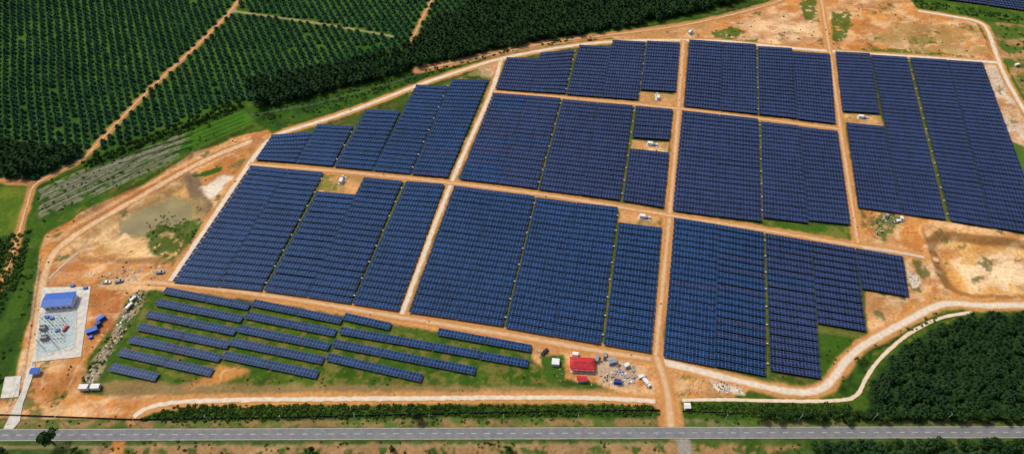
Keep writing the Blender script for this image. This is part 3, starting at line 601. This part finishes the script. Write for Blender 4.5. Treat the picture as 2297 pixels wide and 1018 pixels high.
# ------------------------------------------------ buildings and equipment
def house(name,label,cat,p,rz,a,b,h,roofm,roofh,hip=0,wm=None,doors=1,wins=3,ver=False):
    r=root(name,label,cat,p,rz); wm=wm or M_white
    mb=MB(); mb.box(0,0,0,a,b,.2); part(r,"plinth",mb,[M_conc]); mb=MB(); mb.box(0,0,.2,a-.5,b-.5,h-.2); part(r,"wall",mb,[wm])
    mb=MB(); mb.gable(a+.9,b+.9,h,roofh,.12,0,hip); mb.box(0,0,h+roofh-.02,a+.9-2*hip,.3,.1)
    if hip==0:
        for i in range(int(a/.9)):
            xx=-a/2+.2+i*.9
            for s in(-1,1): mb.add([(xx,s*(b+.9)/2,h+.14),(xx+.12,s*(b+.9)/2,h+.14),(xx+.12,0,h+roofh+.04),(xx,0,h+roofh+.04)],[(0,1,2,3)],0)
    part(r,"roof",mb,[roofm])
    for i in range(wins):
        for sd in(-1,1):
            mb=MB(); mb.box(0,0,0,1.4,.08,1.1,0); mb.box(0,0,-.1,1.6,.14,.09,1); part(r,"window",mb,[M_dark,M_conc],(-a/2+a*(i+.7)/(wins+.4),sd*((b-.5)/2+.02),1.1))
    for i in range(doors):
        mb=MB(); mb.box(0,0,0,1.1,.1,2.1); part(r,"door",mb,[M_grey],(a*.42-i*a*.8-(.3),-(b-.5)/2-.05,.2))
    if ver:
        for i in range(5):
            mb=MB(); mb.box(0,0,.0,.18,.18,h-.2); part(r,"veranda_post",mb,[M_white],(-a/2+.3+i*(a-.6)/4,-b/2-1.2,0))
        mb=MB(); mb.add([(-a/2,-b/2-1.5,h-.35),(a/2,-b/2-1.5,h-.35),(a/2,-b/2-.1,h-.05),(-a/2,-b/2-.1,h-.05)],[(0,1,2,3)]); mb.box(0,-b/2-.8,0,a,1.6,.15,1); part(r,"veranda",mb,[roofm,M_conc])
    return r
house("substation_building","white substation building with bright blue metal roof on concrete apron","building",(139,680),.10,17.5,9.5,4.2,M_blue,.8,wins=5,doors=2)
house("guard_hut","small white hut with blue roof beside the driveway","hut",(83,836),.1,4.2,3.2,2.6,M_blue,.6,wins=1)
house("site_office","single storey white site office with bright red hip roof","building",(1305,820),-.06,13.5,6.5,3.2,M_red,1.5,hip=2.2,ver=True,wins=4)
house("storage_shed","small storage shed with dark red metal roof","shed",(1305,853),-.06,5.2,2.4,2.4,M_red,.6,wins=1)
house("storage_shed","small grey roofed shed in the materials yard","shed",(1372,812),.2,4.2,2.6,2.4,M_grey,.5,wins=1)
house("gatehouse","small white gatehouse beside the site entrance","hut",(1540,914),0,2.8,2.4,2.6,M_white,.5,wins=1)
house("rural_house","grey metal roofed house at the edge of the palms","building",(8,380),.1,14,8,3.2,M_grey,1.6,wins=3); house("rural_house","pale grey metal roofed outbuilding at the edge of the palms","building",(-22,398),.3,9,6,3,M_conc2,1.2)
def cabin(name,label,cat,p,rz,m,l=6.1,w=2.5,h=2.6,z=0,group=None):
    r=root(name,label,cat,p,rz,group); mb=MB(); mb.box(0,0,.15,l-.1,w-.1,h-.2); 
    n=int(l/.5)
    for i in range(n):
        for s in(-1,1): mb.box(-l/2+.3+i*(l-.6)/(n-1),s*(w/2-.03),.25,.2,.06,h-.45)
    for i in(-1,1):
        for s in(-1,1): mb.box(i*(l/2-.07),s*(w/2-.05),0,.16,.16,h)
    part(r,"container_body",mb,[m]); mb=MB(); mb.box(0,0,h-.05,l,w,.1)
    for i in range(n): mb.box(-l/2+.3+i*(l-.6)/(n-1),0,h+.05,.18,w-.2,.04)
    part(r,"roof",mb,[m]); mb=MB(); mb.box(0,0,0,.06,1.9,2); part(r,"door",mb,[M_grey],(l/2-.02,0,.3)); return r
cabin("shipping_container","bright blue shipping container on bare earth near debris","container",(229,717),.9,M_blue,5); cabin("shipping_container","bright blue shipping container on bare earth near debris","container",(209,744),.45,M_blue,6.2,3.2); cabin("shipping_container","small dark blue container among debris","container",(222,730),.8,M_navy,3.6,2.2)
for p in((191,871),(217,870)): cabin("white_container","white storage container on bare ground near debris","container",p,.03,M_white,5.0,3,group="white storage containers")
cabin("portable_cabin","white portable cabin beside the site office","cabin",(1246,815),-.1,M_white,4.4,4.0); cabin("portable_cabin","white and blue cabin beside the materials yard","cabin",(1290,797),-.1,M_white,3.4,2.2)
cabin("shipping_container","grey container beside the red roofed office","container",(1338,806),1.3,M_grey,4.6,2.3); cabin("portable_cabin","small white cabin in the materials yard","cabin",(1405,822),.5,M_white,3,2); cabin("shipping_container","dark blue container in the materials yard","container",(1385,858),-.2,M_navy,4,2.2)
def station(p,rz,label):
    r=root("inverter_station",label,"inverter",p,rz,"inverter stations between the panel blocks")
    mb=MB(); mb.box(0,0,0,8.4,4,.25); part(r,"foundation",mb,[M_conc])
    mb=MB(); mb.box(-1.8,0,.45,3.6,2.1,2.2); 
    for i in range(4): mb.box(-3.1+i*.85,-1.08,.8,.5,.08,1.4)
    part(r,"enclosure",mb,[M_white]); mb=MB(); mb.box(-1.8,0,2.65,3.8,2.3,.12); part(r,"roof",mb,[M_white])
    mb=MB(); mb.box(1.4,0,.25,1.6,1.4,1.6); 
    for i in range(5): mb.box(.85+i*.28,.9,.5,.08,.45,1.1); mb.box(.85+i*.28,-.9,.5,.08,.45,1.1)
    for i in range(3): mb.cyl((1.0+i*.4,0,1.85),(1.0+i*.4,0,2.3),.09,.06,6)
    part(r,"transformer",mb,[M_grey]); mb=MB(); mb.box(3.2,.3,.25,1.0,1.2,1.8); part(r,"switch_cabinet",mb,[M_white]); return r
st=station((768,405),1.4,"white inverter enclosure with transformer on small earth clearing")
for p,a in(((1475,219),1.5),((1463,326),ROW),((1446,489),ROW),((1935,266),ROW)): clone(st,p,a)
clone(st,(1549,74),.9)
r0=None
for g in gaps:
    A_,B_=np.array(GP(g[:2])),np.array(GP(g[2:])); ln=np.linalg.norm(B_-A_); k=int(ln/13)
    for i in range(k):
        c=A_+(B_-A_)*(i+.5)/k
        if r0 is None:
            r0=root("combiner_box","small pale electrical combiner box on a short post","electrical box",tuple(c),0,"combiner boxes in the lanes",world=True)
            mb=MB(); mb.box(0,0,.7,.9,.4,.9); mb.gable(1.0,.5,1.62,.12,.03); part(r0,"cabinet",mb,[M_white]); mb=MB(); mb.box(0,0,-.1,.12,.12,.8); part(r0,"post",mb,[M_met])
        else: clone(r0,tuple(c),ROW,world=True)
# switchyard
def gantry(p,rz):
    r=root("switchyard_gantry","galvanised steel lattice gantry over switchyard gravel","gantry",p,rz,"switchyard gantries"); mb=MB()
    for s in(-1,1):
        for dx,dy in((-.3,-.3),(.3,-.3),(.3,.3),(-.3,.3)): mb.cyl((s*4+dx,dy,0),(s*4+dx*.5,dy*.5,7),.07,.06,4)
        for z in range(0,7): mb.cyl((s*4-.25,-.25,z),(s*4+.25,-.25,z+1),.04,.04,4); mb.cyl((s*4+.25,.25,z),(s*4-.25,.25,z+1),.04,.04,4)
    part(r,"tower_legs",mb,[M_met]); mb=MB()
    for dy in(-.2,.2): mb.cyl((-4.2,dy,6.9),(4.2,dy,6.9),.07,.07,4)
    for i in range(10): mb.cyl((-4+i*.8,-.2,6.9),(-3.2+i*.8,.2,6.9),.04,.04,4)
    part(r,"crossbeam",mb,[M_met]); return r
g0=gantry((128,722),.1); clone(g0,(124,752),.1); clone(g0,(112,778),.1)
r=root("insulator_post","brown insulator column on steel stand in gravel yard","insulator",(100,720),0,"insulator posts in the switchyard"); mb=MB(); mb.box(0,0,-.1,.5,.5,.3); mb.cyl((0,0,.2),(0,0,2.3),.12,.1,6); part(r,"stand",mb,[M_met]); mb=MB()
for i in range(6): mb.cyl((0,0,2.3+i*.22),(0,0,2.42+i*.22),.24,.14,8)
part(r,"insulator",mb,[M_porc])
for i in range(4):
    for j in range(7):
        if (i,j)!=(0,0): clone(r,(102+j*8-i*2.5+random.uniform(-1,1),722+i*15+j*-.6),0)
r=root("power_transformer","large grey power transformer with radiator fins and bushings","transformer",(103,760),.1,"power transformers"); mb=MB(); mb.box(0,0,0,4.6,3.2,.4); mb.box(0,0,.4,3.4,2,2.4); part(r,"tank",mb,[M_grey]); mb=MB()
for i in range(9):
    for s in(-1,1): mb.box(-1.5+i*.37,s*1.35,.7,.1,.7,1.8)
part(r,"radiator",mb,[M_grey])
for i in range(3):
    mb=MB(); mb.cyl((0,0,0),(0,.2,1.2),.14,.08,8); part(r,"bushing",mb,[M_porc],(-1+i,0,2.8))
mb=MB(); mb.cyl((-1.4,.9,3.1),(1.4,.9,3.1),.35,.35,10); part(r,"conservator",mb,[M_grey])
clone(r,(100,738),.1)
r=root("blue_crate","blue metal equipment crate on the gravel","crate",(107,712),0,"blue equipment crates"); mb=MB(); mb.box(0,0,.15,2.2,1.6,1.2); mb.box(0,0,1.35,2.3,1.7,.08); mb.box(-.8,0,0,.2,1.6,.15); mb.box(.8,0,0,.2,1.6,.15); part(r,"crate_body",mb,[M_blue])
for p,a in(((131,742),.3),((118,715),.1),((205,757),.5),((164,642),0),((193,647),.2)): clone(r,p,a)
# vehicles
def vehicle(label,cat,p,rz,paint,kind="pickup",group=None,s=1):
    r=root(kind if kind!="pickup" else "pickup_truck",label,cat,p,rz,group); mb=MB(); r.scale=(s,s,s)
    if kind=="truck":
        mb.prof([(-3.4,.7),(3.4,.7),(3.4,1.0),(-3.4,1.0)],1.6,1); mb.box(-1.0,0,1.0,4.8,2.3,1.9,0); mb.prof([(1.7,.6),(3.5,.6),(3.55,1.6),(3.2,2.5),(1.7,2.5)],2.2,0); gl=[(3.3,1.55),(3.58,1.6),(3.25,2.35),(3.0,2.35)]; wx=(-2.2,2.6); wr=.48;hw=1.0
    elif kind=="van":
        mb.prof([(-2.6,.4),(2.6,.4),(2.65,1.1),(1.9,1.35),(1.3,2.2),(-2.5,2.3),(-2.65,1.8)],1.95,0); gl=[(1.95,1.37),(2.0,1.4),(1.38,2.16),(1.2,2.16)]; wx=(-1.7,1.7); wr=.36;hw=.9
    else:
        mb.prof([(-2.6,.45),(2.55,.45),(2.6,.95),(1.4,1.15),(.85,1.75),(-.55,1.78),(-.8,1.15),(-2.6,1.15)],1.85,0); mb.box(-1.7,0,1.16,1.6,1.5,.02,1); gl=[(1.42,1.17),(1.48,1.18),(.9,1.72),(.8,1.72)]; wx=(-1.6,1.65); wr=.38;hw=.85
    part(r,"body",mb,[paint,M_dark]); mb=MB(); mb.prof(gl,1.6); part(r,"windscreen",mb,[M_dark])
    for x in wx:
        for sd in(-1,1): mb=MB(); mb.cyl((0,-.13,0),(0,.13,0),wr,wr,12); part(r,"wheel",mb,[M_tyre],(x,sd*hw,wr))
    for sd in(-1,1): mb=MB(); mb.box(0,0,0,.08,.35,.18); part(r,"headlight",mb,[M_conc],((3.52 if kind=="truck" else 2.6),sd*.65,.72))
    return r
vehicle("dark pickup truck parked beside the red roofed office","pickup truck",(1357,800),1.4,M_grey); vehicle("white box truck parked in the earth yard","truck",(1450,860),-1.0,M_white,"truck",s=.85); vehicle("white van parked near the site entrance","van",(1440,845),.4,M_white,"van",s=.85)
vehicle("white box truck parked beside the debris strip","truck",(292,688),1.2,M_white,"truck",s=.75); vehicle("white box truck with open bed beside debris","truck",(300,672),1.1,M_white,"truck",s=.65); vehicle("small red truck in the switchyard","truck",(149,738),1.3,M_red,"truck",s=.6)
for p,a,m,l in(((2012,497),.3,M_white,"white pickup truck parked on bare ground"),((1988,486),1.,M_grey,"grey pickup truck parked on bare ground"),((2022,492),1.3,M_white,"white pickup truck parked on bare ground"),((240,634),.1,M_white,"white pickup on the earth track"),((1222,790),.8,M_dark,"black pickup beside the lane"),((268,632),.4,M_grey,"grey pickup on the earth track"),((360,612),.2,M_grey,"grey pickup near the haul road")): vehicle(l,"pickup truck",p,a,m)
vehicle("white van standing on bare ground by perimeter road","van",(2281,148),.3,M_white,"van")
def excavator(p,rz,label):
    r=root("excavator",label,"excavator",p,rz); mb=MB()
    for s in(-1,1): mb.prof([(-1.9,.3),(-1.5,0),(1.5,0),(1.9,.3),(1.9,.6),(1.5,.85),(-1.5,.85),(-1.9,.6)],.5,0,s*1.1)
    part(r,"tracks",mb,[M_tyre]); mb=MB(); mb.box(-.4,0,.95,3.4,2.5,1.1); part(r,"body",mb,[M_rust]); mb=MB(); mb.prof([(.2,1.0),(1.5,1.0),(1.4,2.8),(.3,2.8)],.95,0,.75); part(r,"cab",mb,[M_dark])
    mb=MB(); mb.cyl((1.2,-.2,1.5),(3.2,-.2,4.2),.28,.24,6); mb.cyl((3.2,-.2,4.2),(5.4,-.2,3.4),.24,.2,6); part(r,"boom",mb,[M_rust]); mb=MB(); mb.cyl((5.4,-.2,3.4),(5.1,-.2,1),.18,.14,6); part(r,"arm",mb,[M_rust])
    mb=MB(); mb.prof([(4.7,.2),(5.5,.1),(5.6,1.),(5.0,1.1)],1.0,0,-.2); part(r,"bucket",mb,[M_grey])
excavator((1322,90),.4,"orange excavator on the haul road"); excavator((985,157),2.5,"orange excavator beside the perimeter road")
# ------------------------------------------------ debris and material stacks
cols=[M_conc,M_conc2,M_grey,M_white,M_blue,M_rust,M_bark,M_rub,M_conc2,M_rub]
def debris(name,poly,n,s0,s1,label,flat=.4,wt=(3,2,4,1.5,.7,.6,4,8,1,7),th=.42):
    W=np.array(WP(poly)); a0,a1=W.min(0),W.max(0); mb=MB(); k=0; R=random.Random(n)
    while k<n:
        x,y=R.uniform(a0[0],a1[0]),R.uniform(a0[1],a1[1])
        if not inpoly(np.array([x]),np.array([y]),[tuple(q) for q in W])[0] or fbm(np.array([x]),np.array([y]),6,300,2)[0]<th: continue
        mb.box(x,y,-.05,R.uniform(s0,s1),R.uniform(s0*.5,s1*.6),R.uniform(.1,s1*flat),R.choices(range(10),wt)[0],R.uniform(0,3)); k+=1
    obj(name,mb.mesh(name,cols),kind="stuff",label=label,category="debris")
debris("construction_debris",[(200,870),(188,850),(245,760),(292,665),(318,650),(325,665),(295,720),(240,810),(222,850)],220,.3,1.6,"scattered boards, pallets and rubble on weeds",flat=.25,th=.36)
debris("construction_debris",[(190,610),(370,595),(360,628),(230,632)],110,.3,1.4,"scattered pale rubble on bare earth",flat=.25)
debris("construction_debris",[(205,655),(330,640),(250,760),(205,800)],60,.2,1.1,"loose scraps and boards on rusty earth",flat=.2,th=.3)
debris("building_materials",[(1345,800),(1425,815),(1430,845),(1400,868),(1340,862)],85,.4,1.8,"stacks of pallets, pipes and crates in the gravel yard",flat=.4,wt=(4,2,4,3,3,.9,3,5,1,3),th=.3)
debris("construction_debris",[(1235,790),(1460,815),(1470,870),(1340,872),(1240,850)],90,.2,1.2,"small scraps scattered around the office yard",flat=.25,th=.3)
debris("construction_debris",[(1200,775),(1235,782),(1230,800),(1200,795)],25,.3,1.2,"odd boards beside the lane")
rub=(1,1,3,0,0,0,3,8,1,6)
debris("rubble",[(85,425),(410,305),(415,325),(250,400),(95,480)],260,.3,1.1,"grey rubble strewn over a green slope",flat=.25,wt=rub)
debris("rubble",[(1595,850),(1660,863),(1668,882),(1612,878)],110,.3,1.0,"pale crushed rock beside the road")
debris("construction_debris",[(1930,475),(2020,485),(2010,500),(1985,545),(1935,525)],50,.4,1.4,"pallets and debris on bare ground",flat=.3)
debris("rubble",[(2035,605),(2062,620),(2070,640),(2045,650)],50,.3,1.0,"pale crushed rock heap beside panels")
debris("rubble",[(1500,870),(1600,850),(1640,885),(1520,890)],50,.2,.8,"small stones scattered on earth")
debris("rubble",[(2215,160),(2245,180),(2290,300),(2270,300)],70,.3,1.1,"pale rock beside panel rows")
debris("construction_debris",[(100,700),(168,695),(160,780),(88,795)],60,.3,1.1,"equipment parts on the gravel yard")
# ------------------------------------------------ fences and poles
def fence(name,label,pts,h,sp,pm,solid=True,group=None):
    p,t=resample([np.array(GP(q)) for q in pts],sp); r=root(name,label,"fence",tuple(p[0]),world=True); o=p[0]; mb=MB()
    for a,b_ in zip(p[:-1]-o,p[1:]-o):
        l=np.linalg.norm(b_-a); c=(a+b_)/2; an=math.atan2(*(b_-a)[::-1])
        if solid: mb.box(c[0],c[1],.0,l,.04,h*.9,0,an)
        else:
            for z in(.4,.9,1.4,h-.1): mb.box(c[0],c[1],z,l,.035,.035,0,an)
    part(r,"fence_panel",mb,[pm]); q=MB(); q.box(0,0,-.1,.1,.1,h+.2); pmh=q.mesh("post",[M_met])
    if len(p)<=100:
        for a in p-o: obj("post",pmh,(a[0],a[1],0),0,r)
    else:
        mb=MB()
        for a in p-o: mb.box(a[0],a[1],-.1,.1,.1,h+.2)
        k=part(r,"posts",mb,[M_met]); k["kind"]="stuff"
fence("silt_fence","low dark blue silt fence on posts along the road verge",[(-80,928),(60,932),(300,941),(600,937),(950,929),(1300,922),(1480,920)],1.6,5.2,M_silt)
fence("silt_fence","low dark blue silt fence on posts beside the access road",[(1530,922),(1700,928),(1950,931),(2400,934)],1.2,5.2,M_silt)
fence("chain_fence","thin steel wire fence around the substation",[(92,575),(75,700),(55,830),(15,925)],2.2,4,M_met,False)
fence("chain_fence","thin steel wire fence around the switchyard",[(90,703),(173,697),(168,779),(82,803),(90,703)],2.2,3,M_met,False)
fence("chain_fence","thin steel wire fence beside the perimeter road",[(560,262),(700,238),(860,195),(1000,150),(1150,120),(1290,98)],2,5.5,M_met,False)
r=root("utility_pole","slender grey utility pole with crossarm on the road verge","utility pole",(140,948),0,"utility poles along the road"); mb=MB(); mb.cyl((0,0,-.2),(0,0,8.5),.16,.1,8); part(r,"shaft",mb,[M_conc]); mb=MB(); mb.box(0,0,8,.1,1.8,.12); 
for i in(-.8,0,.8): mb.cyl((0,i,8.1),(0,i,8.4),.07,.05,6)
part(r,"crossarm",mb,[M_met])
for i in range(1,14): clone(r,(140+i*165,948-i*.4),0)
# ------------------------------------------------ light, camera
az=math.atan2(-.8,.6); el=math.radians(56)
w=bpy.data.worlds.new("World"); sc.world=w; w.use_nodes=True; N=w.node_tree.nodes; L=w.node_tree.links
sky=N.new("ShaderNodeTexSky"); sky.sky_type='NISHITA'; sky.sun_disc=False; sky.sun_elevation=el; sky.sun_rotation=az; sky.dust_density=4.0; sky.air_density=.7; L.new(sky.outputs[0],N["Background"].inputs[0]); N["Background"].inputs[1].default_value=.12
sl=bpy.data.lights.new("sun","SUN"); sl.energy=2.35; sl.angle=math.radians(8); sl.color=(1,.93,.80); so=bpy.data.objects.new("sun",sl); COL.objects.link(so)
from mathutils import Vector
d=Vector((-.8*math.cos(el),.6*math.cos(el),math.sin(el))); so.rotation_euler=d.to_track_quat('Z','Y').to_euler(); so.location=(0,200,400)
cam=bpy.data.cameras.new("camera"); cam.sensor_width=36; cam.lens=36*F/2297; cam.clip_end=20000; cam.clip_start=1
co=bpy.data.objects.new("camera",cam); COL.objects.link(co); co.location=(0,0,H); co.rotation_euler=(math.pi/2-P,0,0); sc.camera=co
sc.view_settings.view_transform='Standard'; sc.view_settings.look='None'; sc.view_settings.exposure=0
